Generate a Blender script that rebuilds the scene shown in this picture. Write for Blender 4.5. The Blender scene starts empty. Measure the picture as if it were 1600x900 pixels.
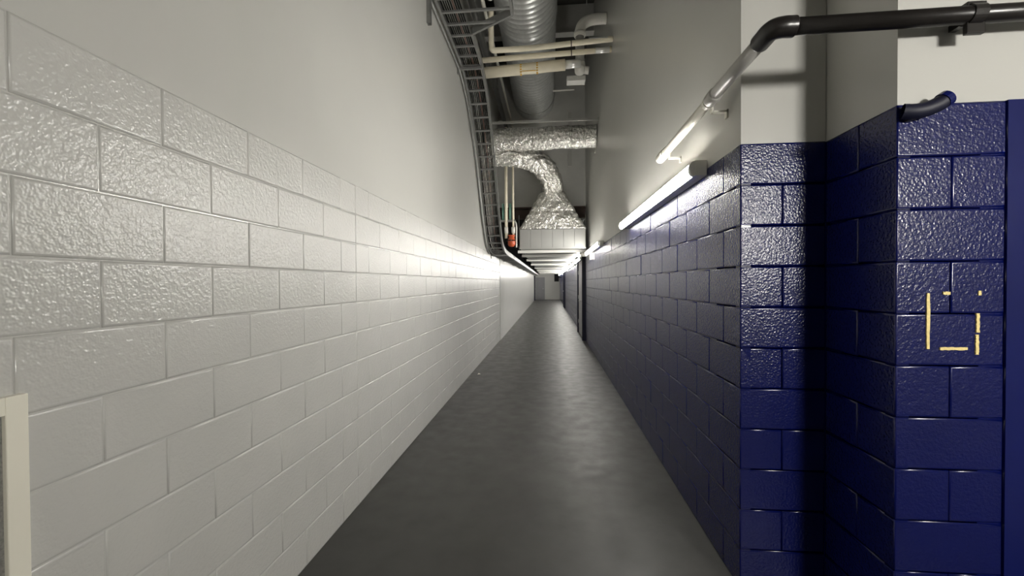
import bpy, bmesh, math, random
from mathutils import Vector, Matrix, noise

random.seed(7)
SC = bpy.context.scene
COL = SC.collection
PI = math.pi

# ------------------------------------------------------------------ camera
F_PX, YAW, PIT, ROL, EYE = 640.5, 0.091, -0.0125, -0.0056, 1.551


def cam_dir(u, v, w):
    c, s = math.cos(ROL), math.sin(ROL)
    u, v = u * c + v * s, -u * s + v * c
    x, y, z = u, w, -v
    c, s = math.cos(PIT), math.sin(PIT)
    y, z = y * c - z * s, y * s + z * c
    c, s = math.cos(YAW), math.sin(YAW)
    return Vector((x * c - y * s, x * s + y * c, z))


cd = bpy.data.cameras.new('camera')
cd.sensor_width = 36.0
cd.lens = F_PX / 1600.0 * 36.0
cd.clip_start = 0.02
cd.clip_end = 200
cam = bpy.data.objects.new('camera', cd)
COL.objects.link(cam)
rx, ry, rz = cam_dir(1, 0, 0), cam_dir(0, -1, 0), -cam_dir(0, 0, 1)
M4 = Matrix((rx, ry, rz)).transposed().to_4x4()
M4.translation = (0, 0, EYE)
cam.matrix_world = M4
SC.camera = cam

# ------------------------------------------------------------------ world, exposure
w = bpy.data.worlds.new('world')
SC.world = w
w.use_nodes = True
w.node_tree.nodes['Background'].inputs[0].default_value = (0.5, 0.5, 0.48, 1)
w.node_tree.nodes['Background'].inputs[1].default_value = 0.02
SC.view_settings.view_transform = 'Standard'
SC.view_settings.look = 'None'
SC.view_settings.gamma = 1.0
SC.view_settings.use_curve_mapping = False
SC.view_settings.exposure = 1.15
LAMP_STRENGTH = 41.0
FLOOD_STRENGTH = 120.0
LAMP_COLOUR = (1.0, 0.97, 0.905)

# ------------------------------------------------------------------ main sizes
XL, XR = -1.335, 0.9487          # block faces of the two corridor walls
YC, XP, YP, XQ = 2.1414, 1.3494, 1.7324, 1.7353
Y0 = 2.7361                      # control joint in the left wall
CH, BL = 0.2032, 0.4064          # course height, block length
NC = 11
ZT = NC * CH                     # top of the block courses
YB = 10.92                       # bulkhead
YE = 38.0                        # end wall
ZC = 7.4                         # ceiling of the tall part
YBACK = -5.5
XBACK = 2.78
PROUD = 0.0046

# ------------------------------------------------------------------ materials


def mat(name, col, rough=0.5, metal=0.0, bump=None, var=0.0, var_scale=3.0, spec=0.5, rvar=0.0, film=0.0):
    """bump: list of (scale, detail, strength, distance, kind)"""
    m = bpy.data.materials.new(name)
    m.use_nodes = True
    nt = m.node_tree
    N, Lk = nt.nodes, nt.links
    b = N['Principled BSDF']
    b.inputs['Base Color'].default_value = (*col, 1)
    b.inputs['Roughness'].default_value = rough
    b.inputs['Metallic'].default_value = metal
    b.inputs['Specular IOR Level'].default_value = spec
    if film:          # a glossy paint film that follows the pitted surface more closely than the body below
        b.inputs['Coat Weight'].default_value = 1.0
        b.inputs['Coat Roughness'].default_value = film
    g = N.new('ShaderNodeNewGeometry')
    if var:
        n = N.new('ShaderNodeTexNoise')
        n.inputs['Scale'].default_value = var_scale
        n.inputs['Detail'].default_value = 5
        Lk.new(g.outputs['Position'], n.inputs['Vector'])
        r = N.new('ShaderNodeMapRange')
        r.inputs[1].default_value = 0.3
        r.inputs[2].default_value = 0.7
        r.inputs[3].default_value = 1 - var
        r.inputs[4].default_value = 1 + var
        Lk.new(n.outputs['Fac'], r.inputs[0])
        mx = N.new('ShaderNodeVectorMath')
        mx.operation = 'SCALE'
        mx.inputs[0].default_value = col
        Lk.new(r.outputs[0], mx.inputs['Scale'])
        Lk.new(mx.outputs[0], b.inputs['Base Color'])
    if rvar:
        n = N.new('ShaderNodeTexNoise')
        n.inputs['Scale'].default_value = 6
        n.inputs['Detail'].default_value = 4
        Lk.new(g.outputs['Position'], n.inputs['Vector'])
        r = N.new('ShaderNodeMapRange')
        r.inputs[1].default_value = 0.3
        r.inputs[2].default_value = 0.7
        r.inputs[3].default_value = rough - rvar
        r.inputs[4].default_value = rough + rvar
        Lk.new(n.outputs['Fac'], r.inputs[0])
        Lk.new(r.outputs[0], b.inputs['Roughness'])
    prev = None
    for (sc, det, st, dist, kind) in (bump or []):
        if kind == 'v':
            n = N.new('ShaderNodeTexVoronoi')
            n.inputs['Scale'].default_value = sc
            out = n.outputs['Distance']
        else:
            n = N.new('ShaderNodeTexNoise')
            n.inputs['Scale'].default_value = sc
            n.inputs['Detail'].default_value = det
            n.inputs['Roughness'].default_value = 0.6
            out = n.outputs['Fac']
        Lk.new(g.outputs['Position'], n.inputs['Vector'])
        bp = N.new('ShaderNodeBump')
        bp.inputs['Strength'].default_value = st
        bp.inputs['Distance'].default_value = dist
        Lk.new(out, bp.inputs['Height'])
        if prev:
            Lk.new(prev.outputs[0], bp.inputs['Normal'])
        prev = bp
    if prev and film:
        Lk.new(prev.outputs[0], b.inputs['Coat Normal'])
        soft = N.new('ShaderNodeBump')
        soft.inputs['Strength'].default_value = 0.14
        soft.inputs['Distance'].default_value = bump[0][3]
        Lk.new(prev.inputs['Height'].links[0].from_socket, soft.inputs['Height'])
        Lk.new(soft.outputs[0], b.inputs['Normal'])
    elif prev:
        Lk.new(prev.outputs[0], b.inputs['Normal'])
    return m


def emit(name, col, s):
    m = bpy.data.materials.new(name)
    m.use_nodes = True
    b = m.node_tree.nodes['Principled BSDF']
    b.inputs['Base Color'].default_value = (0.8, 0.8, 0.78, 1)
    b.inputs['Emission Color'].default_value = (*col, 1)
    b.inputs['Emission Strength'].default_value = s
    return m


CMU = [(76, 1, 0.48, 0.008, 'n')]
CMU_FINE = [(92, 1, 0.40, 0.007, 'n')]
M = {
    'grey_block': mat('grey_block_paint', (0.51, 0.505, 0.478), 0.6, bump=CMU, spec=0.1, var=0.03, film=0.27),
    'blue_block': mat('blue_block_paint', (0.0013, 0.0042, 0.070), 0.6, bump=CMU_FINE, spec=0.05, var=0.08, film=0.25),
    'grey_joint': mat('grey_joint_paint', (0.49, 0.485, 0.46), 0.24),
    'blue_joint': mat('blue_joint_paint', (0.0013, 0.0042, 0.070), 0.22),
    'grey_smooth': mat('grey_wall_paint', (0.50, 0.495, 0.465), 0.33, bump=[(9, 3, 0.12, 0.004, 'n'), (160, 2, 0.06, 0.002, 'n')], var=0.02, var_scale=1.2),
    'gloss_panel': mat('gloss_wall_panel', (0.55, 0.545, 0.52), 0.22, bump=[(2.2, 2, 0.15, 0.01, 'n')], var=0.02),
    'floor': mat('floor_paint', (0.040, 0.039, 0.036), 0.45, bump=[(70, 4, 0.10, 0.003, 'n'), (5, 3, 0.05, 0.01, 'n')], var=0.12, var_scale=2.0, rvar=0.07),
    'dark_ceiling': mat('dark_concrete', (0.055, 0.052, 0.046), 0.8, bump=[(20, 4, 0.3, 0.01, 'n')], var=0.2),
    'bulkhead': mat('bulkhead_board', (0.58, 0.575, 0.545), 0.55, bump=[(30, 3, 0.1, 0.003, 'n')], var=0.06),
    'steel_brown': mat('primed_steel', (0.085, 0.055, 0.042), 0.55, bump=[(30, 3, 0.2, 0.003, 'n')], var=0.25),
    'galv': mat('galvanized_steel', (0.74, 0.75, 0.74), 0.33, metal=0.6, bump=[(24, 2, 0.08, 0.003, 'n')], var=0.10, var_scale=14),
    'galv_tray': mat('tray_steel', (0.26, 0.26, 0.25), 0.42, metal=0.5, var=0.12, var_scale=12),
    'foil': mat('foil_wrap', (0.80, 0.79, 0.75), 0.27, metal=0.9, bump=[(16, 2, 1.0, 0.05, 'n'), (34, 2, 0.8, 0.02, 'n')]),
    'duct_white': mat('painted_duct', (0.33, 0.33, 0.315), 0.45, bump=[(6, 2, 0.06, 0.005, 'n')], var=0.03),
    'duct_under': mat('duct_sheet', (0.24, 0.24, 0.23), 0.34, metal=0.5, bump=[(4, 2, 0.1, 0.01, 'n')], var=0.06),
    'cream': mat('cream_insulation', (0.86, 0.79, 0.62), 0.5, bump=[(50, 3, 0.1, 0.002, 'n')], var=0.05, var_scale=8),
    'pvc': mat('white_pvc', (0.82, 0.80, 0.74), 0.35, var=0.05),
    'chrome': mat('foil_tape', (0.88, 0.88, 0.86), 0.28, metal=0.6),
    'yellow': mat('yellow_tape', (0.72, 0.42, 0.03), 0.5, var=0.15, var_scale=60),
    'pale_yellow': mat('pale_yellow_tape', (0.85, 0.68, 0.28), 0.55, bump=[(120, 3, 0.3, 0.002, 'n')], var=0.12, var_scale=70),
    'black_pipe': mat('black_pipe_paint', (0.016, 0.014, 0.013), 0.30, bump=[(60, 3, 0.15, 0.002, 'n')], var=0.2, var_scale=20),
    'grey_pipe': mat('grey_pipe_paint', (0.42, 0.41, 0.385), 0.33, bump=[(60, 3, 0.1, 0.002, 'n')], var=0.08, var_scale=15),
    'cream_pipe': mat('cream_pipe_paint', (0.70, 0.68, 0.60), 0.3, var=0.04),
    'navy_paint': mat('navy_gloss_paint', (0.004, 0.008, 0.085), 0.22, bump=[(25, 2, 0.08, 0.002, 'n')], var=0.08),
    'navy_dull': mat('navy_matt_paint', (0.004, 0.005, 0.02), 0.55, var=0.1),
    'navy_leaf': mat('navy_door_paint', (0.012, 0.016, 0.11), 0.26, bump=[(14, 2, 0.08, 0.002, 'n')]),
    'grey_door': mat('grey_door_paint', (0.24, 0.24, 0.25), 0.4, var=0.05),
    'housing': mat('white_enamel', (0.78, 0.77, 0.72), 0.3),
    'lens': emit('lamp_diffuser', LAMP_COLOUR, LAMP_STRENGTH),
    'flood': emit('flood_diffuser', LAMP_COLOUR, FLOOD_STRENGTH),
    'black': mat('black_plastic', (0.006, 0.006, 0.007), 0.8, spec=0.15),
    'cable': mat('black_cable_jacket', (0.004, 0.004, 0.004), 0.9, spec=0.2),
    'cable_red': mat('red_cable_jacket', (0.09, 0.04, 0.03), 0.45),
    'orange': mat('orange_red_paint', (0.55, 0.10, 0.035), 0.4, var=0.1),
    'teal': mat('teal_sleeve', (0.18, 0.36, 0.30), 0.5, var=0.1),
    'frame_white': mat('white_frame_enamel', (0.80, 0.77, 0.66), 0.4),
    'paper': mat('notice_paper', (0.62, 0.61, 0.57), 0.7, var=0.05, var_scale=30),
    'pinboard': mat('pinboard_felt', (0.22, 0.215, 0.20), 0.8, bump=[(200, 3, 0.3, 0.002, 'n')], var=0.25, var_scale=160),
    'metal_dark': mat('dark_metal', (0.10, 0.10, 0.095), 0.4, metal=0.6),
    'steel': mat('zinc_steel', (0.62, 0.62, 0.60), 0.28, metal=0.9),
}

# ------------------------------------------------------------------ mesh helpers


def tag(o, label, cat, group=None):
    o['label'] = label
    o['category'] = cat
    if group:
        o['group'] = group
    return o


def link(name, me, m, parent=None):
    o = bpy.data.objects.new(name, me)
    if m is not None and len(me.materials) == 0:
        me.materials.append(m)
    COL.objects.link(o)
    if parent:
        o.parent = parent
        o.matrix_parent_inverse = parent.matrix_basis.inverted()
    return o


def obj(name, bm, m, parent=None, smooth=False):
    me = bpy.data.meshes.new(name)
    bm.normal_update()
    bm.to_mesh(me)
    bm.free()
    if smooth:
        for p in me.polygons:
            p.use_smooth = True
    return link(name, me, m, parent)


def thing(name, label, cat, loc=(0, 0, 0), group=None):
    o = bpy.data.objects.new(name, None)
    o.location = loc
    o.empty_display_size = 0.1
    COL.objects.link(o)
    return tag(o, label, cat, group)


def struct(o):
    o['kind'] = 'structure'
    return o


def add_box(bm, x0, x1, y0, y1, z0, z1, bev=0.0):
    vs = [bm.verts.new((x, y, z)) for x in (x0, x1) for y in (y0, y1) for z in (z0, z1)]
    fs = []
    for f in ((0, 1, 3, 2), (4, 6, 7, 5), (0, 4, 5, 1), (2, 3, 7, 6), (0, 2, 6, 4), (1, 5, 7, 3)):
        fs.append(bm.faces.new([vs[i] for i in f]))
    if bev:
        es = list({e for f in fs for e in f.edges})
        bmesh.ops.bevel(bm, geom=es, offset=bev, segments=2, affect='EDGES', profile=0.5)
    return bm


def box(x0, x1, y0, y1, z0, z1, bev=0.0):
    return add_box(bmesh.new(), x0, x1, y0, y1, z0, z1, bev)


def catmull(pts, n):
    P = [Vector(p) for p in pts]
    P = [P[0] * 2 - P[1]] + P + [P[-1] * 2 - P[-2]]
    out = []
    for i in range(1, len(P) - 2):
        a, b, c, d = P[i - 1:i + 3]
        for k in range(n):
            t = k / n
            out.append(0.5 * ((2 * b) + (c - a) * t + (2 * a - 5 * b + 4 * c - d) * t * t + (3 * b - a - 3 * c + d) * t ** 3))
    out.append(P[-2])
    return out


def frames(path):
    res = []
    up = None
    for i, p in enumerate(path):
        t = (path[min(i + 1, len(path) - 1)] - path[max(i - 1, 0)]).normalized()
        if up is None:
            up = Vector((0, 0, 1)) if abs(t.z) < 0.9 else Vector((1, 0, 0))
        s = t.cross(up).normalized()
        up = s.cross(t).normalized()
        res.append((p, t, s, up.copy()))
    return res


def add_tube(bm, path, r, seg=12, caps=True, rfun=None):
    path = [Vector(p) for p in path]
    rings = []
    for i, (p, t, s, u) in enumerate(frames(path)):
        ring = []
        for k in range(seg):
            a = 2 * PI * k / seg
            rr = rfun(i, a, p) if rfun else (r[i] if isinstance(r, (list, tuple)) else r)
            ring.append(bm.verts.new(p + (s * math.cos(a) + u * math.sin(a)) * rr))
        rings.append(ring)
    for a, b in zip(rings, rings[1:]):
        for k in range(seg):
            bm.faces.new((a[k], a[(k + 1) % seg], b[(k + 1) % seg], b[k]))
    if caps:
        bm.faces.new(list(reversed(rings[0])))
        bm.faces.new(rings[-1])
    return bm


def tube(path, r, seg=12, caps=True, rfun=None):
    return add_tube(bmesh.new(), path, r, seg, caps, rfun)


def add_sweep(bm, path, prof, side=Vector((1, 0, 0))):
    """prof: closed list of (side, normal) offsets, swept with a fixed side axis"""
    path = [Vector(p) for p in path]
    rings = []
    for i, p in enumerate(path):
        t = (path[min(i + 1, len(path) - 1)] - path[max(i - 1, 0)]).normalized()
        n = side.cross(t).normalized()
        rings.append([bm.verts.new(p + side * a + n * b) for a, b in prof])
    k = len(prof)
    for a, b in zip(rings, rings[1:]):
        for j in range(k):
            bm.faces.new((a[j], a[(j + 1) % k], b[(j + 1) % k], b[j]))
    bm.faces.new(list(reversed(rings[0])))
    bm.faces.new(rings[-1])
    return bm


# ------------------------------------------------------------------ block masonry
BLOCK_CACHE = {}
JOINT = {'grey_block_paint': M['grey_joint'], 'blue_block_paint': M['blue_joint']}
JT = 0.003          # mortar joint


def add_block(bm, ln, ht, d=0.05, off=Vector((0, 0, 0)), ax=Vector((1, 0, 0)), nrm=Vector((0, -1, 0)), up=Vector((0, 0, 1))):
    """front face at off, running +ax, outward normal nrm; corner at lower start"""
    h = JT / 2
    rings = []
    for inset, depth in ((0.0, d), (0.0, 0.0050), (0.0012, 0.0031), (0.0034, 0.0011), (0.0062, 0.0)):
        a0, a1, b0, b1 = h + inset * 0.75, ln - h - inset * 0.75, h + inset * 1.25, ht - h - inset * 1.25
        rings.append([bm.verts.new(off + ax * a + up * b - nrm * depth) for a, b in ((a0, b0), (a1, b0), (a1, b1), (a0, b1))])
    for j, (r, s) in enumerate(zip(rings, rings[1:])):
        for k in range(4):
            f = bm.faces.new((r[k], r[(k + 1) % 4], s[(k + 1) % 4], s[k]))
            f.smooth = j > 0
            f.material_index = 1
    bm.faces.new(rings[-1])
    return bm


def block_mesh(ln, m):
    key = (round(ln, 3), m.name)
    if key not in BLOCK_CACHE:
        bm = add_block(bmesh.new(), ln, CH)
        bmesh.ops.recalc_face_normals(bm, faces=bm.faces)
        me = bpy.data.meshes.new('block')
        bm.to_mesh(me)
        bm.free()
        me.materials.append(m)
        me.materials.append(JOINT[m.name])
        BLOCK_CACHE[key] = me
    return BLOCK_CACHE[key]


def lay_course(s0, s1, phase, splits=()):
    """block intervals along a wall"""
    cuts = {s0, s1}
    k = math.ceil((s0 - phase) / BL)
    while phase + k * BL < s1:
        cuts.add(phase + k * BL)
        k += 1
    cuts |= {c for c in splits if s0 < c < s1}
    cuts = sorted(cuts)
    out = [cuts[0]]
    for c in cuts[1:]:
        if c - out[-1] > 0.03:
            out.append(c)
    out[-1] = s1
    return list(zip(out, out[1:]))


def place_block(parent, origin, ax, nrm, a, b, z, m):
    """origin + ax*a = start of the block's face"""
    o = bpy.data.objects.new('block', block_mesh(b - a, m))
    COL.objects.link(o)
    R = Matrix((ax, -nrm, Vector((0, 0, 1)))).transposed()
    o.matrix_world = Matrix.Translation(origin + ax * a + Vector((0, 0, z)) + nrm * random.uniform(-0.0012, 0.0012)) @ R.to_4x4() @ \
        Matrix.Rotation(random.uniform(-0.0025, 0.0025), 4, 'Z') @ Matrix.Rotation(random.uniform(-0.003, 0.003), 4, 'X')
    mw = o.matrix_world.copy()
    o.parent = parent
    o.matrix_parent_inverse = parent.matrix_basis.inverted()
    o.matrix_basis = mw
    return o


def far_blocks(parent, origin, ax, nrm, items, m):
    bm = bmesh.new()
    for a, b, z in items:
        add_block(bm, b - a, CH, 0.02, origin + ax * a + Vector((0, 0, z)) + nrm * random.uniform(-0.0012, 0.0012), ax, nrm)
    bmesh.ops.recalc_face_normals(bm, faces=bm.faces)
    o = obj('distant_blocks', bm, m, parent)
    o.data.materials.append(JOINT[m.name])
    o['kind'] = 'stuff'
    return o


AX_Y = Vector((0, 1, 0))
AX_X = Vector((1, 0, 0))
N_L = Vector((1, 0, 0))
N_R = Vector((-1, 0, 0))
N_F = Vector((0, -1, 0))

# ------------------------------------------------------------------ floor and ceilings
struct(obj('floor', box(XL - 0.3, XBACK + 0.3, YBACK - 0.3, YE + 0.3, -0.2, 0.0), M['floor']))
struct(obj('ceiling', box(XL - 0.3, XBACK + 0.3, YBACK - 0.3, YB + 0.3, ZC, ZC + 0.2), M['dark_ceiling']))
struct(obj('ceiling', box(XL - 0.3, XR + 0.3, YB + 0.3, YE + 0.3, 3.25, 3.45), M['dark_ceiling']))

# ------------------------------------------------------------------ left wall
YLB = 10.99
wl = struct(obj('wall_left', box(XL - 0.25, XL - PROUD, YBACK, YLB, 0, ZT), M['grey_joint']))
items = []
for c in range(NC):                      # c = 0 is the lowest course
    full = ((NC - 1 - c) % 2 == 1)       # the second course from the top has its joints on the control joint
    ph = Y0 if full else Y0 + BL / 2
    for a, b in lay_course(-0.6, YLB, ph, (Y0,)):
        if b > 0.5 and a < 6.0:
            place_block(wl, Vector((XL, 0, 0)), AX_Y, N_L, a, b, c * CH, M['grey_block'])
        else:
            items.append((a, b, c * CH))
far_blocks(wl, Vector((XL, 0, 0)), AX_Y, N_L, items, M['grey_block'])
struct(obj('wall_left_upper', box(XL - 0.25, XL - 0.004, YBACK, YB + 0.3, ZT, ZC), M['grey_smooth']))
struct(obj('wall_left_far', box(XL - 0.25, XL + 0.012, YLB + 0.012, YE, 0, 3.25), M['gloss_panel']))

# ------------------------------------------------------------------ right wall with doors
DOORS = [(11.02, 12.95, 0), (25.0, 26.2, 1)]
wr = struct(obj('wall_right', box(XR + PROUD, XR + 0.4, YC + PROUD, YE, 0, ZT), M['blue_joint']))
items = []
for c in range(NC):
    k = NC - 1 - c
    ph = 2.3396 if k % 2 == 0 else 2.3396 + BL / 2
    for s0, s1 in ((YC, DOORS[0][0]), (DOORS[0][1], DOORS[1][0]), (DOORS[1][1], YE)):
        for a, b in lay_course(s0, s1, ph):
            if a < 6.0:
                place_block(wr, Vector((XR, 0, 0)), AX_Y, N_R, a, b, c * CH, M['blue_block'])
            else:
                items.append((a, b, c * CH))
far_blocks(wr, Vector((XR, 0, 0)), AX_Y, N_R, items, M['blue_block'])
struct(obj('wall_right_upper', box(XR + 0.004, XP + 0.0, YC + 0.004, YE, ZT, ZC), M['grey_smooth']))

# corner return, recess side and pier
wc = struct(obj('wall_corner', box(XR + PROUD, XP + 0.3, YC + PROUD, YC + 0.3, 0, ZT - 0.002), M['blue_joint']))
for c in range(NC):
    k = NC - 1 - c
    cuts = [(XR, XP)] if k % 2 == 0 else [(XR, XR + 0.2), (XR + 0.2, XP)]
    for a, b in cuts:
        place_block(wc, Vector((0, YC, 0)), AX_X, N_F, a, b, c * CH, M['blue_block'])
ws = struct(obj('wall_recess', box(XP + PROUD, XP + 0.3, YP + PROUD, YC + 0.2, 0, ZT - 0.001), M['blue_joint']))
for c in range(NC):
    k = NC - 1 - c
    cuts = [(YP, YC)] if k % 2 == 1 else [(YP, YP + 0.2), (YP + 0.2, YC)]
    for a, b in cuts:
        place_block(ws, Vector((XP, 0, 0)), AX_Y, N_R, a, b, c * CH, M['blue_block'])
wp = struct(obj('wall_pier', box(XP + PROUD, XQ, YP + PROUD, YP + 0.3, 0, ZT - 0.0015), M['blue_joint']))
for c in range(NC):
    k = NC - 1 - c
    cuts = [(XP, XQ)] if k % 2 == 0 else [(XP, XP + 0.197), (XP + 0.197, XQ)]
    for a, b in cuts:
        place_block(wp, Vector((0, YP, 0)), AX_X, N_F, a, b, c * CH, M['blue_block'])
struct(obj('wall_pier_upper', box(XP + 0.004, XBACK, YP + 0.004, YC + 0.3, ZT, ZC), M['grey_smooth']))
struct(obj('wall_side', box(XBACK, XBACK + 0.25, YBACK, YP + 0.3, 0, ZC), M['grey_smooth']))
struct(obj('wall_back', box(XL - 0.25, XBACK + 0.25, YBACK - 0.25, YBACK, 0, ZC), M['grey_smooth']))

# end wall, bulkhead
struct(obj('wall_end', box(XL - 0.25, XR + 0.4, YE, YE + 0.25, 0, 3.25), M['grey_smooth']))
wb = struct(obj('wall_bulkhead', box(XL - 0.004, XR + 0.004, YB, YB + 0.25, 3.56, ZC), M['bulkhead']))
sb = tag(obj('steel_beam', add_box(add_box(box(XL, XR, YB - 0.02, YB + 0.22, 3.52, 3.56), XL, XR, YB + 0.09, YB + 0.11, 3.28, 3.52), XL, XR, YB - 0.02, YB + 0.22, 3.25, 3.28),
             M['steel_brown']), 'brown primed steel beam under the grey bulkhead behind the foil transition', 'beam')


# ------------------------------------------------------------------ doors
def side_door(n, y0, y1, double):
    fr = struct(obj('door_%d' % n, add_box(add_box(box(XR - 0.085, XR + 0.12, y0, y0 + 0.06, 0, ZT), XR - 0.085, XR + 0.12, y1 - 0.06, y1, 0, ZT),
                                           XR - 0.085, XR + 0.12, y0 + 0.06, y1 - 0.06, ZT - 0.06, ZT), M['navy_dull']))
    n_l = 2 if double else 1
    wd = (y1 - y0 - 0.12) / n_l
    for k in range(n_l):
        a = y0 + 0.06 + k * wd
        lf = obj('door_leaf', box(XR - 0.045, XR - 0.0, a + 0.004, a + wd - 0.004, 0.01, ZT - 0.064, 0.003), M['grey_door'], fr)
        yy = a + (wd - 0.1 if k == 0 else 0.1)
        hb = box(XR - 0.10, XR - 0.088, yy - 0.05, yy + 0.05, 1.0, 1.03)
        add_box(hb, XR - 0.09, XR - 0.044, yy - 0.012, yy + 0.012, 1.0, 1.03)
        obj('door_handle', hb, M['steel'], lf)
        for z in (0.3, 1.05, 1.8):
            yh = a + (0.0 if k == 0 else wd)
            obj('hinge', tube([(XR - 0.052, yh, z), (XR - 0.052, yh, z + 0.11)], 0.009, 8), M['steel'], lf)


side_door(2, DOORS[0][0], DOORS[0][1], True)
side_door(3, DOORS[1][0], DOORS[1][1], False)

# door in the pier plane, at the edge of the frame
d1 = struct(obj('door_1', add_box(add_box(box(XQ + 0.0, XQ + 0.10, YP - 0.006, YP + 0.12, 0, ZT), XBACK - 0.06, XBACK - 0.002, YP - 0.012, YP + 0.12, 0, ZT),
                                  XQ + 0.10, XBACK - 0.06, YP - 0.012, YP + 0.12, ZT - 0.055, ZT), M['navy_paint']))
lf = obj('door_leaf', box(XQ + 0.104, XBACK - 0.064, YP + 0.02, YP + 0.065, 0.012, ZT - 0.06, 0.003), M['navy_leaf'], d1)
for z in (0.3, 1.2, 2.07):
    obj('hinge', tube([(XQ + 0.104, YP + 0.012, z), (XQ + 0.104, YP + 0.012, z + 0.11)], 0.009, 10), M['steel'], lf)
obj('door_handle', tube(catmull([(XBACK - 0.16, YP + 0.02, 1.0), (XBACK - 0.16, YP - 0.04, 1.0), (XBACK - 0.22, YP - 0.045, 1.0), (XBACK - 0.30, YP - 0.045, 1.0)], 5), 0.011, 10), M['steel'], lf, True)

# far end: grey door, and a blue door standing open on the left
d4 = struct(obj('door_4', add_box(add_box(box(XL + 0.02, XL + 0.07, YE - 0.03, YE + 0.02, 0, 2.1), -0.42, -0.37, YE - 0.03, YE + 0.02, 0, 2.1),
                                  XL + 0.07, -0.42, YE - 0.03, YE + 0.02, 2.05, 2.1), M['grey_smooth']))
lf = obj('door_leaf', box(XL + 0.073, -0.423, YE - 0.02, YE + 0.01, 0.01, 2.046, 0.003), M['grey_door'], d4)
obj('door_handle', tube([(-0.52, YE - 0.06, 1.0), (-0.64, YE - 0.06, 1.0)], 0.012, 8), M['steel'], lf)
d5 = struct(obj('door_5', add_box(add_box(box(XL + 0.014, XL + 0.10, 35.4, 35.46, 0, 2.16), XL + 0.014, XL + 0.10, 36.4, 36.46, 0, 2.16), XL + 0.014, XL + 0.10, 35.46, 36.4, 2.1, 2.16), M['navy_dull']))
lf = obj('door_leaf', box(XL + 0.02, XL + 0.05, 35.464, 36.396, 0.01, 2.096, 0.003), M['navy_leaf'], d5)
obj('door_handle', tube([(XL + 0.09, 36.2, 1.0), (XL + 0.09, 36.3, 1.0)], 0.012, 8), M['steel'], lf)


# ------------------------------------------------------------------ wall lights
def strip_light(x, y0, y1, z, label):
    t = thing('strip_light', label, 'wall light', (x, y0, z - 0.05))
    xb = XR
    obj('housing', box(xb - 0.075, xb - 0.001, y0 + 0.01, y1 - 0.01, z - 0.043, z + 0.05, 0.004), M['housing'], t)
    prof = []
    for k in range(13):
        a = PI / 2 + PI * k / 12
        prof.append((math.cos(a) * 0.030 - 0.076, math.sin(a) * 0.041 - 0.002))
    bm = bmesh.new()
    r0 = [bm.verts.new((xb + p, y0 + 0.03, z + q)) for p, q in prof]
    r1 = [bm.verts.new((xb + p, y1 - 0.03, z + q)) for p, q in prof]
    for k in range(12):
        bm.faces.new((r0[k], r1[k], r1[k + 1], r0[k + 1]))
    bm.faces.new((r0[0], r0[-1], r1[-1], r1[0]))
    bm.faces.new(r0)
    bm.faces.new(list(reversed(r1)))
    bmesh.ops.recalc_face_normals(bm, faces=bm.faces)
    obj('diffuser', bm, M['lens'], t, False)
    for ya, yb in ((y0, y0 + 0.029), (y1 - 0.029, y1)):
        bm = bmesh.new()
        a0 = [bm.verts.new((xb + p * 1.03 + 0.001, ya, z + q * 1.12 - 0.001)) for p, q in prof]
        b0 = [bm.verts.new((xb + p * 1.03 + 0.001, yb, z + q * 1.12 - 0.001)) for p, q in prof]
        for k in range(12):
            bm.faces.new((a0[k], b0[k], b0[k + 1], a0[k + 1]))
        bm.faces.new((a0[0], a0[-1], b0[-1], b0[0]))
        bm.faces.new(a0)
        bm.faces.new(list(reversed(b0)))
        bmesh.ops.recalc_face_normals(bm, faces=bm.faces)
        obj('end_cap', bm, M['housing'], t)
    return t


ZL = 2.235
ORD = ['third', 'fourth', 'fifth', 'sixth', 'seventh', 'eighth', 'ninth', 'tenth']
strip_light(XR, 2.56, 5.08, ZL, 'long lit strip light on the right wall, first after the blue block corner')
strip_light(XR, 7.28, 9.85, ZL, 'lit strip light on the right wall, second from the blue block corner')
for k in range(8):
    y = 11.6 + k * 3.2
    strip_light(XR, y, y + 2.5, ZL, 'lit strip light on the right wall, %s from the blue block corner' % ORD[k])
# the flood light behind the camera that throws the pier's shadow into the recess
fl = thing('flood_light', 'lit rectangular flood light hung on two rods facing the navy pier', 'light', (2.33, -1.5, 2.2))
FX, FY, FZ = 2.33, -1.5, 2.30
obj('housing', box(FX - 0.27, FX + 0.27, FY - 0.09, FY - 0.005, FZ - 0.15, FZ + 0.15, 0.01), M['housing'], fl)
obj('diffuser', box(FX - 0.25, FX + 0.25, FY - 0.004, FY + 0.012, FZ - 0.13, FZ + 0.13), M['flood'], fl)
for x in (FX - 0.2, FX + 0.2):
    obj('hanger_rod', tube([(x, FY - 0.05, FZ + 0.14), (x, FY - 0.05, ZC)], 0.005, 8), M['steel'], fl)

# ------------------------------------------------------------------ ladder cable tray
TY = [(2.0, 4.75), (3.2, 4.75), (4.4, 4.75), (5.4, 4.75), (6.05, 4.72), (6.55, 4.52), (6.95, 4.2), (7.33, 3.80), (7.68, 3.33), (8.05, 2.80), (8.42, 2.42), (8.85, 2.25), (9.5, 2.20), (10.5, 2.20), (12, 2.20)]
TPATH = catmull([(0, y, z) for y, z in TY], 6)
for y in range(14, 38, 2):
    TPATH.append(Vector((0, y, 2.2)))
TPATH.append(Vector((0, 37.95, 2.2)))
TX0, TX1 = -1.285, -0.965
tray = thing('ladder_tray', 'grey steel ladder cable tray sloping down the left wall past the ducts', 'cable tray', (TX0, 9.5, 2.2))
H = 0.095


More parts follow.
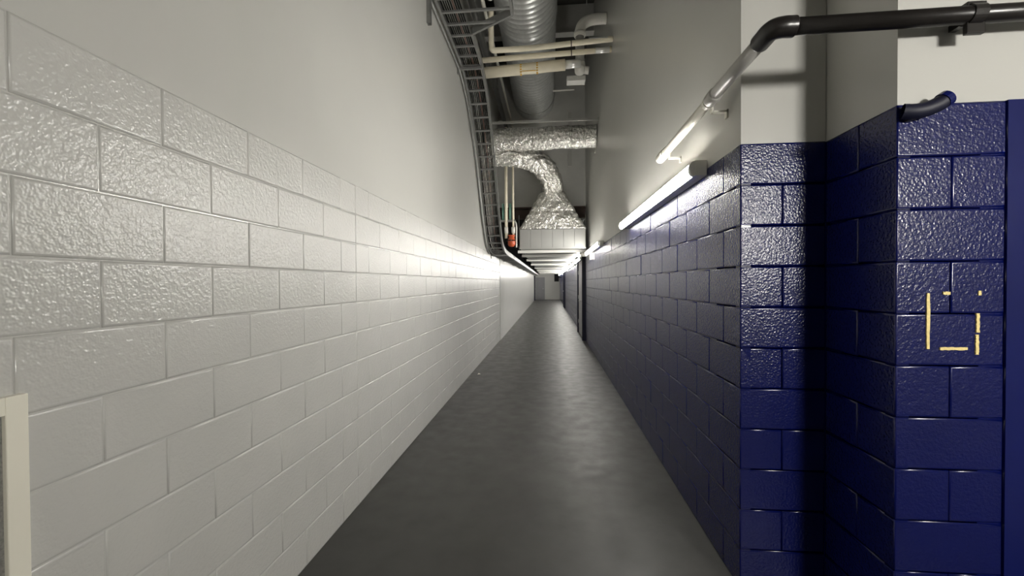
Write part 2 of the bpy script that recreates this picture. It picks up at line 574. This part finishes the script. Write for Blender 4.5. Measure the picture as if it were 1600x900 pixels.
def cchan(x, s):
    return [(x, 0.0), (x + s * 0.032, 0.0), (x + s * 0.032, 0.005), (x + s * 0.005, 0.005), (x + s * 0.005, H - 0.005), (x + s * 0.032, H - 0.005), (x + s * 0.032, H), (x, H)]


def shiftx(path, f):
    return [Vector((f(p), p.y, p.z)) for p in path]


obj('side_rail', add_sweep(bmesh.new(), TPATH, cchan(TX0, 1)), M['galv_tray'], tray)
right_path = [p for p in TPATH if p.y > 5.25]
obj('side_rail', add_sweep(bmesh.new(), right_path, cchan(TX1, -1)), M['galv_tray'], tray)
# the widening piece near the camera
bm = bmesh.new()
for (xa, ya), (xb, yb) in (((TX1, 5.25), (-0.43, 4.93)), ((-0.43, 4.93), (-0.43, 2.0))):
    d = Vector((xb - xa, yb - ya, 0)).normalized()
    n = Vector((-d.y, d.x, 0)) * 0.016
    vs = []
    for z in (4.75, 4.75 + H):
        for p in ((xa, ya), (xb, yb)):
            for s in (-1, 1):
                vs.append(bm.verts.new((p[0] + n.x * s, p[1] + n.y * s, z)))
    for f in ((0, 1, 3, 2), (4, 6, 7, 5), (0, 4, 5, 1), (2, 3, 7, 6), (0, 2, 6, 4), (1, 5, 7, 3)):
        bm.faces.new([vs[i] for i in f])
bmesh.ops.recalc_face_normals(bm, faces=bm.faces)
obj('flared_rail', bm, M['galv_tray'], tray)


def walk(path, step):
    acc, out = 0.0, []
    nxt = 0.0
    for a, b in zip(path, path[1:]):
        l = (b - a).length
        while nxt <= acc + l:
            q = a.lerp(b, (nxt - acc) / l)
            out.append((q, (b - a).normalized()))
            nxt += step
        acc += l
    return out


RUNG = {}


def rung_mesh(wd):
    k = round(wd, 3)
    if k not in RUNG:
        bm = box(0, wd, -0.016, 0.016, 0.008, 0.030)
        me = bpy.data.meshes.new('rung')
        bm.to_mesh(me)
        bm.free()
        me.materials.append(M['galv_tray'])
        RUNG[k] = me
    return RUNG[k]


for q, t in walk(TPATH, 0.235):
    if q.y > 5.25:
        xe = TX1
    elif q.y > 4.93:
        xe = TX1 + (5.25 - q.y) / 0.32 * (TX1 * -1 - 0.43)
    else:
        xe = -0.43
    n = Vector((1, 0, 0)).cross(t).normalized()
    o = bpy.data.objects.new('rung', rung_mesh(xe - TX0 - 0.01))
    COL.objects.link(o)
    o.parent = tray
    o.matrix_parent_inverse = tray.matrix_basis.inverted()
    R = Matrix((Vector((1, 0, 0)), t, n)).transposed().to_4x4()
    o.matrix_basis = Matrix.Translation(Vector((TX0 + 0.005, q.y, q.z))) @ R
# splice plates with bolts on the lower run
for y in (11.3, 14.3, 17.3, 20.3, 23.3):
    pl = obj('splice_plate', box(TX1, TX1 + 0.006, y - 0.1, y + 0.1, 2.21, 2.285), M['galv_tray'], tray)
    for dy in (-0.06, 0.06):
        obj('bolt', tube([(TX1 + 0.004, y + dy, 2.247), (TX1 + 0.016, y + dy, 2.247)], 0.01, 6), M['steel'], pl)
# brackets holding the tray to the wall
for y, z in ((4.0, 4.75), (6.0, 4.73), (9.35, 2.2), (11.8, 2.2), (14.8, 2.2), (17.8, 2.2), (20.8, 2.2), (23.8, 2.2), (27.0, 2.2), (30.0, 2.2), (33.0, 2.2)):
    bm = box(XL - 0.004, TX1 - 0.005, y - 0.02, y + 0.02, z - 0.032, z - 0.001)
    add_box(bm, XL - 0.004, XL + 0.014, y - 0.02, y + 0.02, z - 0.09, z + 0.06)
    obj('wall_bracket', bm, M['galv_tray'], tray)

for i in range(9):
    x = TX0 + 0.055 + i * 0.026
    rr = random.choice((0.008, 0.009, 0.010))
    ph = random.uniform(0, 6)
    path = []
    for q in TPATH:
        path.append(Vector((x + 0.002 * math.sin(q.y * 1.7 + ph), q.y, q.z + 0.044 + 0.004 * math.sin(q.y * 2.3 + ph))))
    red = i == 5
    o = obj('data_cable', tube(path, rr, 6), M['cable_red'] if red else M['cable'], None, True)
    if red:
        tag(o, 'dull red cable lying among the black cables in the ladder tray', 'cable')
    else:
        tag(o, 'black cable lying along the ladder tray on the left wall', 'cable', 'black cables in the ladder tray')

# conduit that follows the tray against the wall
path = [Vector((XL + 0.022, q.y, q.z - 0.03)) for q in TPATH if q.y < 9.0]
cn = tag(obj('wall_conduit', tube(path, 0.018, 10), M['galv_tray'], None, True), 'thin grey conduit on the left wall bending down beside the cable tray', 'conduit')
st = thing('hanging_strut', 'short grey slotted strut fixed high on the smooth left wall', 'strut', (XL, 4.49, 4.43))
obj('channel', add_box(add_box(box(XL - 0.004, XL + 0.004, 4.46, 4.515, 4.43, 5.7), XL + 0.004, XL + 0.04, 4.46, 4.465, 4.43, 5.7), XL + 0.004, XL + 0.04, 4.51, 4.515, 4.43, 5.7), M['galv_tray'], st)
for k in range(8):
    obj('slot', box(XL + 0.004, XL + 0.005, 4.482, 4.494, 4.5 + k * 0.15, 4.56 + k * 0.15), M['black'], st)

# ------------------------------------------------------------------ big spiral duct
DX, DZ, DR = -0.38, 6.36, 0.515
sd = thing('spiral_duct', 'large round galvanized spiral duct running along the corridor into the bulkhead', 'duct', (DX, YB, DZ - DR))


def spiral(y0, y1, R, seg=56, pitch=0.125, n=7):
    bm = bmesh.new()
    cnt = int((y1 - y0) / pitch * n)
    rings = []
    for i in range(cnt + 1):
        y = y0 + (y1 - y0) * i / cnt
        ring = []
        for k in range(seg):
            a = 2 * PI * k / seg
            ph = (y / pitch + k / seg) % 1.0
            r = R + 0.010 * max(0.0, 1 - abs(ph - 0.5) / 0.24)
            ring.append(bm.verts.new((DX + r * math.cos(a), y, DZ + r * math.sin(a))))
        rings.append(ring)
    for a, b in zip(rings, rings[1:]):
        for k in range(seg):
            bm.faces.new((a[k], a[(k + 1) % seg], b[(k + 1) % seg], b[k]))
    bm.faces.new(rings[0])
    bm.faces.new(list(reversed(rings[-1])))
    return bm


obj('duct_section', spiral(3.2, 7.30, DR + 0.012), M['galv'], sd, True)
obj('duct_section', spiral(7.38, YB, DR), M['galv'], sd, True)
obj('coupling_ring', tube([(DX, 7.26, DZ), (DX, 7.27, DZ), (DX, 7.33, DZ), (DX, 7.40, DZ), (DX, 7.41, DZ)], [DR + 0.006, DR + 0.024, DR + 0.024, DR + 0.016, DR - 0.004], 56, False), M['galv'], sd, True)
for y in (4.9, 10.5):
    bm = bmesh.new()
    for s in (-1, 1):
        add_tube(bm, [(DX + s * (DR + 0.02), y, DZ), (DX + s * (DR + 0.02), y, ZC)], 0.006, 6)
    hr = obj('hanger_rod', bm, M['steel'], sd)
    arc = [(DX + (DR + 0.018) * math.cos(a), y, DZ + (DR + 0.018) * math.sin(a)) for a in [PI + PI * k / 24 for k in range(25)]]
    obj('hanger_strap', tube(arc, 0.008, 6), M['steel'], sd)

# ------------------------------------------------------------------ foil wrapped ducts


def crumple(amp, freq, seed, bands=None):
    def rf(base):
        def g(i, a, p):
            v = Vector((math.cos(a) * 1.1, p.x * 2.0 + p.y * 2.0 + p.z * 2.0, math.sin(a) * 1.1))
            r = base(i) if callable(base) else base
            r += amp * noise.noise(v * freq + Vector((seed, 0, 0)))
            r += amp * 0.6 * noise.noise(v * freq * 2.7 + Vector((0, seed, 0)))
            r += amp * 0.9 * (0.35 - abs(noise.noise(v * freq * 1.8 + Vector((seed, seed, 0)))))
            if bands:
                for b in bands:
                    d = abs(p.x - b)
                    if d < 0.03:
                        r -= 0.022 * (1 - d / 0.03)
            return r
        return g
    return rf


fd = thing('foil_duct', 'crumpled silver foil wrapped duct crossing to the right wall and turning down', 'duct', (0.05, 9.9, 3.5))
bands = [-0.35, 0.10, 0.42, 0.70]
path = [Vector((XR - 0.002 - i * 0.0165, 8.33 + 0.012 * math.sin(i * 0.11), 4.47 - 0.00012 * i)) for i in range(136)]
obj('horizontal_run', tube(path, 0, 60, True, crumple(0.022, 2.6, 3.1, bands)(0.216)), M['foil'], fd, True)
for b in bands:
    obj('foil_tape', tube([(b - 0.018, 8.33, 4.465), (b + 0.018, 8.33, 4.465)], 0.2145, 36, False), M['foil'], fd, True)
path = catmull([(-1.27, 8.86, 4.33), (-0.90, 8.86, 4.31), (-0.55, 8.95, 4.28), (-0.25, 9.15, 4.22), (-0.03, 9.50, 4.10), (0.07, 9.83, 3.95), (0.09, 10.06, 3.80), (0.09, 10.12, 3.66)], 18)
LN = len(path)
obj('flexible_elbow', tube(path, 0, 60, True, crumple(0.045, 3.2, 7.7)(lambda i: 0.205 + 0.045 * (i / LN))), M['foil'], fd, True)

BX0, BX1, BY0, BZ0, BZ1 = -0.703, 0.856, 9.80, 2.362, 2.825


def transition():
    """round collar to the rectangular box top, crumpled"""
    bm = bmesh.new()
    seg, lev = 120, 40
    rings = []
    cx, cy = 0.085, 10.16
    for j in range(lev + 1):
        t = j / lev
        e = t
        ring = []
        for k in range(seg):
            a = 2 * PI * k / seg
            ca, sa = math.cos(a), math.sin(a)
            rp = Vector((cx + 0.31 * ca, cy + 0.28 * sa, 0))
            m_ = max(abs(ca), abs(sa))
            hx = (BX1 - BX0) / 2 + 0.01
            sq = Vector(((BX0 + BX1) / 2 + hx * ca / m_, BY0 + 0.36 + 0.365 * sa / m_, 0))
            p = rp.lerp(sq, e)
            z = 3.76 + (BZ1 + 0.012 - 3.76) * t
            nz = noise.noise(Vector((p.x * 6, p.y * 6, z * 7))) * 0.045 + (0.3 - abs(noise.noise(Vector((p.x * 13, p.y * 13, z * 9))))) * 0.04
            belt = -0.018 if abs(t - 0.55) < 0.03 else 0
            fade = math.sin(min(1, t * 1.02) * PI) ** 0.5 if 0 < t < 0.98 else 0
            ctr = Vector((cx, cy, 0))
            d = (p - ctr).normalized()
            p = p + d * (nz + belt) * fade
            ring.append(bm.verts.new((p.x, p.y, z)))
        rings.append(ring)
    for a, b in zip(rings, rings[1:]):
        for k in range(seg):
            bm.faces.new((a[k], b[k], b[(k + 1) % seg], a[(k + 1) % seg]))
    bm.faces.new(rings[0])
    bm.faces.new(list(reversed(rings[-1])))
    bmesh.ops.recalc_face_normals(bm, faces=bm.faces)
    return bm


obj('transition_hood', transition(), M['foil'], fd, True)
obj('foil_flap', tube(catmull([(XR - 0.012, 8.24, 4.25), (XR - 0.03, 8.2, 4.2), (XR - 0.05, 8.16, 4.08)], 4), 0.012, 6), M['foil'], fd)

# rectangular duct that runs on along the corridor
rd = thing('rectangular_duct', 'long pale rectangular duct under the low ceiling with ribbed underside', 'duct', (0.076, BY0, BZ0))
obj('duct_body', box(BX0, BX1, BY0 + 0.012, 37.2, BZ0 + 0.004, BZ1), M['duct_under'], rd)
nb = 6
for k in range(nb):
    a = BX0 + (BX1 - BX0) * k / nb
    b = BX0 + (BX1 - BX0) * (k + 1) / nb
    obj('end_panel', box(a + 0.0035, b - 0.0035, BY0, BY0 + 0.014, BZ0 + 0.004, BZ1 - 0.002, 0.002), M['duct_white'], rd)
bm = box(BX0 - 0.006, BX1 + 0.006, BY0 - 0.012, BY0 + 0.0, BZ0 - 0.006, BZ0 + 0.022)
obj('edge_trim', bm, M['duct_white'], rd)
y = 11.0
while y < 37:
    bm = box(BX0 - 0.02, BX1 + 0.02, y - 0.022, y + 0.022, BZ0 - 0.03, BZ0 + 0.004)
    add_box(bm, BX0 - 0.02, BX0 - 0.001, y - 0.022, y + 0.022, BZ0 + 0.004, BZ1)
    add_box(bm, BX1 + 0.001, BX1 + 0.02, y - 0.022, y + 0.022, BZ0 + 0.004, BZ1)
    obj('flange', bm, M['galv_tray'], rd)
    y += 1.5
for y in (10.3, 11.8, 14.15, 17.65, 21.8, 26, 30, 34):  # wide white struts: lamplight reflected under the duct is put into their colour
    obj('bright_band_strut', box(BX0 - 0.08, BX1 + 0.06, y - 0.06, y + 0.06, BZ0 - 0.068, BZ0 - 0.002), M['housing'], rd)
    bm = bmesh.new()
    for x in (BX0 - 0.05, BX1 + 0.04):
        add_tube(bm, [(x, y, BZ0 - 0.05), (x, y, 3.25)], 0.006, 6)
    obj('hanger_rod', bm, M['steel'], rd)

# ------------------------------------------------------------------ cross pipes under the spiral duct
pa = thing('insulated_pipe', 'thin cream insulated pipe with an elbow, topmost of the pipes crossing below the spiral duct', 'pipe', (XR, 6.22, 5.15))
pth = catmull([(XR - 0.001, 6.22, 5.15), (0.4, 6.2, 5.11), (-0.2, 6.17, 5.06), (-0.74, 6.13, 5.03), (-0.83, 6.12, 5.035), (-0.85, 6.12, 5.10), (-0.85, 6.12, 5.3), (-0.85, 6.12, 5.62)], 8)
obj('pipe', tube(pth, 0.040, 14), M['cream'], pa, True)
obj('foil_end', tube([(XR - 0.08, 6.22, 5.148), (XR - 0.34, 6.214, 5.139)], 0.0425, 14), M['chrome'], pa, True)
obj('joint_band', tube([(0.33, 6.197, 5.105), (0.345, 6.197, 5.106)], 0.042, 14), M['steel_brown'], pa)
pb = thing('insulated_pipe', 'thin cream straight pipe between the elbowed pipe and the thick marked pipe', 'pipe', (XR, 6.36, 5.07))
obj('pipe', tube([(XR - 0.001, 6.36, 5.075), (0.0, 6.33, 5.03), (-1.25, 6.28, 4.965)], 0.040, 14), M['cream'], pb, True)
obj('foil_end', tube([(XR - 0.03, 6.36, 5.0735), (XR - 0.24, 6.354, 5.065)], 0.0425, 14), M['chrome'], pb, True)
obj('joint_band', tube([(0.34, 6.341, 5.046), (0.355, 6.341, 5.047)], 0.042, 14), M['steel_brown'], pb)
pc = thing('marked_pipe', 'thick cream insulated pipe with yellow tape marks below the spiral duct', 'pipe', (-1.2, 6.5, 4.85))
obj('pipe', tube([(0.26, 6.5, 4.955), (-0.4, 6.5, 4.92), (-1.26, 6.5, 4.88)], 0.083, 20), M['cream'], pc, True)
obj('foil_end', tube([(0.26, 6.5, 4.955), (0.50, 6.5, 4.967)], 0.062, 18), M['chrome'], pc, True)
for x in (-0.43, -0.175):
    for k in range(6):
        a = PI * (0.95 + k * 0.135)
        z0 = 4.92 + (x + 0.4) * 0.05
        cx = math.cos(a)
        obj('tape_dash', box(x - 0.013, x + 0.013, 6.5 + 0.085 * math.sin(a) - 0.004, 6.5 + 0.085 * math.sin(a) + 0.004, z0 + 0.085 * cx * 1 - 0.009, z0 + 0.085 * cx + 0.009), M['yellow'], pc)
obj('tape_line', box(-0.41, -0.195, 6.5 - 0.062, 6.5 - 0.054, 4.92 - 0.063, 4.92 - 0.055), M['yellow'], pc)

# white drain pipe with an elbow and a fitting at the right wall
pd = thing('drain_pipe', 'white plastic drain pipe with elbow leaving the right wall beside the duct', 'pipe', (0.5, 6.85, 5.1))
pth = catmull([(XR - 0.001, 6.86, 5.86), (0.80, 6.86, 5.86), (0.66, 6.86, 5.84), (0.56, 6.86, 5.78), (0.52, 6.86, 5.68), (0.515, 6.86, 5.58)], 7)
obj('elbow', tube(pth, 0.085, 18), M['pvc'], pd, True)
obj('collar', tube([(0.515, 6.86, 5.60), (0.515, 6.86, 5.655)], 0.096, 18), M['pvc'], pd, True)
obj('vertical_pipe', tube([(0.515, 6.86, 5.62), (0.515, 6.86, 5.05)], 0.072, 18), M['grey_pipe'], pd, True)
obj('cleanout_fitting', tube([(0.515, 6.86, 5.16), (0.515, 6.86, 5.11), (0.51, 6.8, 5.02), (0.50, 6.72, 4.96)], [0.085, 0.09, 0.085, 0.08], 16), M['pvc'], pd, True)
obj('cleanout_plug', tube([(0.52, 6.86, 5.05), (0.66, 6.86, 5.03)], 0.06, 12), M['pvc'], pd, True)
obj('saddle_box', box(0.30, 0.60, 6.78, 6.95, 4.84, 4.92, 0.005), M['bulkhead'], pd)

# ceiling clutter: beams, rods, sprinkler line
tag(obj('cross_beam', add_box(box(XL - 0.004, XR + 0.004, 8.78, 8.80, 6.80, ZC), XL - 0.004, XR + 0.004, 8.70, 8.88, 6.78, 6.81), M['bulkhead']), 'pale steel cross beam high behind the spiral duct', 'beam')
sp = thing('sprinkler_line', 'thin pale sprinkler pipe with two fittings under the high ceiling', 'pipe', (0.5, 8.0, 7.1))
obj('pipe', tube([(0.14, 8.0, 7.07), (XR, 8.0, 7.10)], 0.014, 8), M['pvc'], sp, True)
for x in (0.34, 0.70):
    obj('fitting', tube([(x, 8.0, 7.0), (x, 8.0, 7.04), (x, 8.0, 7.12), (x, 8.0, 7.14)], [0.02, 0.05, 0.045, 0.02], 10), M['cream_pipe'], sp, True)
tag(obj('threaded_rod', tube([(0.60, 6.55, 5.9), (0.60, 6.55, ZC)], 0.006, 6), M['steel']), 'thin steel threaded rod hanging from the ceiling by the drain pipe', 'rod')
tag(obj('cross_strut', box(-1.26, XR, 7.88, 7.92, 4.62, 4.66), M['steel']), 'thin steel strut spanning above the foil duct to the right wall', 'strut')
tag(obj('conduit_stub', tube([(0.10, 10.0, 6.18), (0.62, 10.0, 6.19)], 0.022, 10), M['pvc'], None, True), 'short pale conduit stub beside the far end of spiral duct', 'conduit')
tag(obj('bulkhead_stud', box(0.50, 0.60, YB - 0.05, YB - 0.001, 4.6, 6.0), M['grey_smooth']), 'pale vertical stud on the bulkhead beside the spiral duct', 'stud')

# pipes running alongside the duct on the left, above the tray
for i, (x, z, r, m, lab) in enumerate(((-1.10, 5.6, 0.05, 'metal_dark', 'dark conduit running between tray and spiral duct, thickest of three'),
                                       (-0.97, 5.75, 0.028, 'cream_pipe', 'thin cream pipe running between the cable tray and the spiral duct'),
                                       (-1.20, 5.9, 0.035, 'metal_dark', 'dark conduit running close to the left wall above the tray'))):
    tag(obj('ceiling_conduit', tube([(x, 2.5, z), (x, YB - 0.001, z)], r, 10), M[m], None, True), lab, 'conduit')
bk = thing('ceiling_sprinkler', 'small white fitting hanging above the flared part of cable tray', 'sprinkler', (-0.72, 5.1, 5.0))
obj('body', tube([(-0.72, 5.1, 5.28), (-0.72, 5.1, 5.2), (-0.72, 5.1, 5.12), (-0.72, 5.1, 5.08)], [0.02, 0.055, 0.055, 0.03], 12), M['pvc'], bk, True)
obj('drop_pipe', tube([(-0.72, 5.1, 5.2), (-0.72, 5.1, ZC)], 0.014, 8), M['metal_dark'], bk)

# risers at the bulkhead on the left
for i, (x, zt, lab) in enumerate(((-1.005, 5.2, 'cream vertical riser pipe beside the cable tray with a teal sleeve'), (-0.84, 5.2, 'cream vertical riser pipe above the orange valve near the bulkhead'))):
    t = thing('riser_pipe', lab, 'pipe', (x, 9.6, 2.6))
    obj('pipe', tube([(x, 9.62, 2.6), (x, 9.62, zt)], 0.035 if i == 0 else 0.024, 12), M['cream'], t, True)
    obj('coupling', tube([(x, 9.62, 2.72), (x, 9.62, 2.86)], 0.045, 12), M['pvc'], t, True)
    obj('teal_sleeve', tube([(x - 0.075, 9.66, 3.02), (x - 0.075, 9.66, 3.42)], 0.03, 10), M['teal'], t, True)
    obj('clamp', box(x - 0.12, x + 0.05, 9.6, 9.7, 2.99, 3.03), M['steel'], t)
t = thing('valve_body', 'orange red valve body at the foot of riser pipes', 'valve', (-0.88, 9.6, 2.4))
obj('body', tube([(-0.88, 9.6, 2.40), (-0.88, 9.6, 2.44), (-0.88, 9.6, 2.54), (-0.88, 9.6, 2.62), (-0.88, 9.6, 2.66)], [0.05, 0.085, 0.09, 0.065, 0.05], 14), M['orange'], t, True)
obj('flange', tube([(-0.88, 9.6, 2.645), (-0.88, 9.6, 2.67)], 0.085, 14), M['orange'], t)
obj('handle', box(-0.98, -0.78, 9.49, 9.51, 2.53, 2.55, 0.004), M['black'], t)
obj('stem', tube([(-0.88, 9.6, 2.54), (-0.88, 9.49, 2.54)], 0.014, 8), M['steel'], t)
tag(obj('white_conduit', tube(catmull([(-0.86, 9.7, 3.05), (-0.80, 9.66, 3.0), (-0.765, 9.62, 2.88), (-0.765, 9.6, 2.6), (-0.765, 9.6, 2.38)], 6), 0.016, 8), M['pvc'], None, True), 'thin white conduit curving down beside the pale duct box', 'conduit')
for i in range(6):
    x = -1.0 + i * 0.042
    pts = [(x + random.uniform(-.002, .002), 9.7 + k * 2.5, 2.50 + 0.05 * math.sin(k * 1.3 + i) + 0.03 * (i % 3)) for k in range(11)]
    tag(obj('cable_bundle', tube(catmull(pts, 5), 0.017, 8), M['cable'], None, True), 'thick black cable slung between the pale duct and the tray', 'cable', 'thick black cables above the tray')

# ------------------------------------------------------------------ pipe on the right: grey run, black elbow and black cross run
PX, PY, PZ = 0.852, 1.655, 2.515
hp = thing('wall_pipe', 'grey pipe run along the right wall turning with a black elbow past the pier', 'pipe', (PX, PY, PZ))
obj('grey_run', tube([(PX, 1.72, PZ), (PX, 2.235, PZ)], 0.0295, 24), M['grey_pipe'], hp, True)
obj('cream_run', tube([(PX, 2.20, PZ - 0.004), (PX, 3.20, PZ - 0.018)], 0.027, 24), M['cream_pipe'], hp, True)
obj('coupling', tube([(PX, 2.19, PZ - 0.003), (PX, 2.20, PZ - 0.003), (PX, 2.27, PZ - 0.005), (PX, 2.28, PZ - 0.005)], [0.031, 0.036, 0.036, 0.030], 24), M['grey_pipe'], hp, True)
obj('end_cap', tube([(PX, 3.13, PZ - 0.016), (PX, 3.14, PZ - 0.016), (PX, 3.25, PZ - 0.018), (PX, 3.26, PZ - 0.018)], [0.029, 0.036, 0.036, 0.028], 24), M['cream_pipe'], hp, True)
el = [(PX, 1.755, PZ), (PX, 1.73, PZ), (PX, 1.69, PZ), (PX + 0.009, 1.664, PZ), (PX + 0.035, PY, PZ), (PX + 0.06, PY, PZ), (PX + 0.075, PY, PZ)]
obj('elbow', tube(catmull(el, 6), 0.0375, 24), M['black_pipe'], hp, True)
obj('black_run', tube([(PX + 0.05, PY, PZ), (XBACK, PY, PZ + 0.012)], 0.0305, 24), M['black_pipe'], hp, True)
for y, z, m in ((2.30, PZ - 0.006, 'cream_pipe'), (3.08, PZ - 0.016, 'cream_pipe')):
    bm = bmesh.new()
    add_tube(bm, [(PX, y - 0.014, z), (PX, y + 0.014, z)], 0.0315, 20)
    add_box(bm, PX + 0.02, XR + 0.004, y - 0.014, y + 0.014, z - 0.055, z - 0.045)
    add_box(bm, PX + 0.015, PX + 0.025, y - 0.014, y + 0.014, z - 0.055, z - 0.015)
    add_box(bm, XR - 0.006, XR + 0.004, y - 0.014, y + 0.014, z - 0.085, z - 0.04)
    obj('pipe_clamp', bm, M[m], hp)
bm = bmesh.new()
XK = 1.545
add_tube(bm, [(XK - 0.022, PY, PZ + 0.005), (XK + 0.022, PY, PZ + 0.005)], 0.036, 24)
add_box(bm, XK - 0.030, XK + 0.035, PY - 0.012, PY + 0.02, PZ + 0.030, PZ + 0.048, 0.003)
add_box(bm, XK - 0.028, XK + 0.034, PY - 0.008, PY + 0.010, PZ - 0.066, PZ - 0.024, 0.003)
add_box(bm, XK - 0.012, XK + 0.012, PY + 0.01, YP + 0.005, PZ - 0.012, PZ + 0.012)
obj('pipe_clamp', bm, M['black_pipe'], hp)

# painted stub on the pier
stb = thing('pipe_stub', 'short dark navy pipe stub curving up at the top corner of the pier', 'pipe', (1.36, 1.70, 2.2))
pth = catmull([(1.352, 1.712, 2.200), (1.385, 1.700, 2.194), (1.42, 1.692, 2.198), (1.455, 1.686, 2.212), (1.482, 1.682, 2.232)], 6)
obj('stub', tube(pth, 0.028, 18, False), M['navy_dull'], stb, True)
obj('lip', tube([pth[-1] - Vector((0.016, 0, 0.011)), pth[-1] + Vector((0.002, 0, 0.0015))], 0.0295, 18), M['navy_paint'], stb, False)
obj('saddle', box(1.375, 1.395, 1.70, YP + 0.003, 2.165, 2.225, 0.003), M['black_pipe'], stb)

# small junction box on the right wall
jb = thing('junction_box', 'small white junction box on the right wall below the second strip light', 'junction box', (XR, 8.75, 2.04))
obj('box_body', box(XR - 0.09, XR + 0.004, 8.72, 8.86, 2.03, 2.17, 0.008), M['housing'], jb)
obj('cover', box(XR - 0.10, XR - 0.088, 8.71, 8.87, 2.02, 2.18, 0.004), M['housing'], jb)

# ------------------------------------------------------------------ tape marks on the pier
marks = [(1.4585, 1.4695, 1.285, 1.502, 'long pale yellow tape strip standing upright on the navy pier, the tallest'),
         (1.5165, 1.542, 1.496, 1.507, 'tiny pale yellow tape scrap on the pier, above the lying strip'),
         (1.6405, 1.650, 1.493, 1.511, 'tiny pale yellow tape scrap on the pier, above the broken strip'),
         (1.5065, 1.604, 1.2815, 1.2925, 'pale yellow tape strip lying level on the navy pier'),
         (1.6345, 1.6455, 1.350, 1.424, 'upper piece of the broken upright tape strip on the pier'),
         (1.633, 1.6435, 1.265, 1.342, 'lower frayed piece of the broken upright tape strip on the pier')]
for x0, x1, z0, z1, lab in marks:
    bm = bmesh.new()
    vert = (z1 - z0) > (x1 - x0)
    n = 14
    lo, hi = [], []
    for k in range(n + 1):
        t = k / n
        j0, j1 = random.uniform(-.0012, .0012), random.uniform(-.0012, .0012)
        if vert:
            lo.append((x0 + j0, z0 + (z1 - z0) * t))
            hi.append((x1 + j1, z0 + (z1 - z0) * t))
        else:
            lo.append((x0 + (x1 - x0) * t, z0 + j0))
            hi.append((x0 + (x1 - x0) * t, z1 + j1))
    yf = YP - 0.0036
    fl = [bm.verts.new((a, yf, b)) for a, b in lo]
    fh = [bm.verts.new((a, yf, b)) for a, b in hi]
    bl = [bm.verts.new((a, YP + 0.003, b)) for a, b in lo]
    bh = [bm.verts.new((a, YP + 0.003, b)) for a, b in hi]
    for k in range(n):
        bm.faces.new((fl[k], fl[k + 1], fh[k + 1], fh[k]))
        bm.faces.new((fl[k], bl[k], bl[k + 1], fl[k + 1]))
        bm.faces.new((fh[k], fh[k + 1], bh[k + 1], bh[k]))
    bm.faces.new((fl[0], fh[0], bh[0], bl[0]))
    bm.faces.new((fl[n], bl[n], bh[n], fh[n]))
    bmesh.ops.recalc_face_normals(bm, faces=bm.faces)
    tag(obj('tape_strip', bm, M['pale_yellow'], None), lab, 'tape')

# ------------------------------------------------------------------ notice board on the left wall
nbd = thing('notice_board', 'white framed notice board on the grey block wall', 'notice board', (XL, 0.6, 0.5))
a0, a1, z0, z1, fw = 0.25, 0.919, 0.48, 1.279, 0.044
obj('backing', box(XL - 0.003, XL + 0.008, a0 + 0.01, a1 - 0.01, z0 + 0.01, z1 - 0.01), M['pinboard'], nbd)
obj('frame_side', box(XL - 0.003, XL + 0.020, a1 - fw, a1, z0, z1, 0.002), M['frame_white'], nbd)
obj('frame_side', box(XL - 0.003, XL + 0.020, a0, a0 + fw, z0, z1, 0.002), M['frame_white'], nbd)
obj('frame_rail', box(XL - 0.003, XL + 0.0195, a0 + fw, a1 - fw, z1 - fw, z1, 0.002), M['frame_white'], nbd)
obj('frame_rail', box(XL - 0.003, XL + 0.0195, a0 + fw, a1 - fw, z0, z0 + fw, 0.002), M['frame_white'], nbd)
tag(obj('notice_sheet', box(XL + 0.008, XL + 0.010, 0.36, 0.862, 0.55, 1.222), M['paper']), 'pale paper sheet pinned inside the white notice frame', 'paper')

# ------------------------------------------------------------------ far speaker and floor scrap
sk = thing('wall_speaker', 'black box speaker hung high near the far end wall', 'speaker', (0.6, 34, 1.63))
obj('cabinet', box(0.41, 0.77, 34.0, 34.3, 1.64, 2.27, 0.01), M['black'], sk)
obj('grille', box(0.43, 0.75, 33.985, 34.0, 1.66, 2.25, 0.004), M['black'], sk)
obj('bracket', box(0.77, XR, 34.1, 34.2, 1.95, 2.0), M['black'], sk)
bm = bmesh.new()
vs = [bm.verts.new(p) for p in ((-1.22, 6.84, 0.001), (-1.175, 6.83, 0.012), (-1.17, 6.88, 0.002), (-1.21, 6.90, 0.016), (-1.195, 6.86, 0.022))]
for f in ((0, 1, 4), (1, 2, 4), (2, 3, 4), (3, 0, 4), (3, 2, 1, 0)):
    bm.faces.new([vs[i] for i in f])
tag(obj('paper_scrap', bm, M['frame_white']), 'tiny crumpled white scrap on the grey floor by the left wall', 'litter')
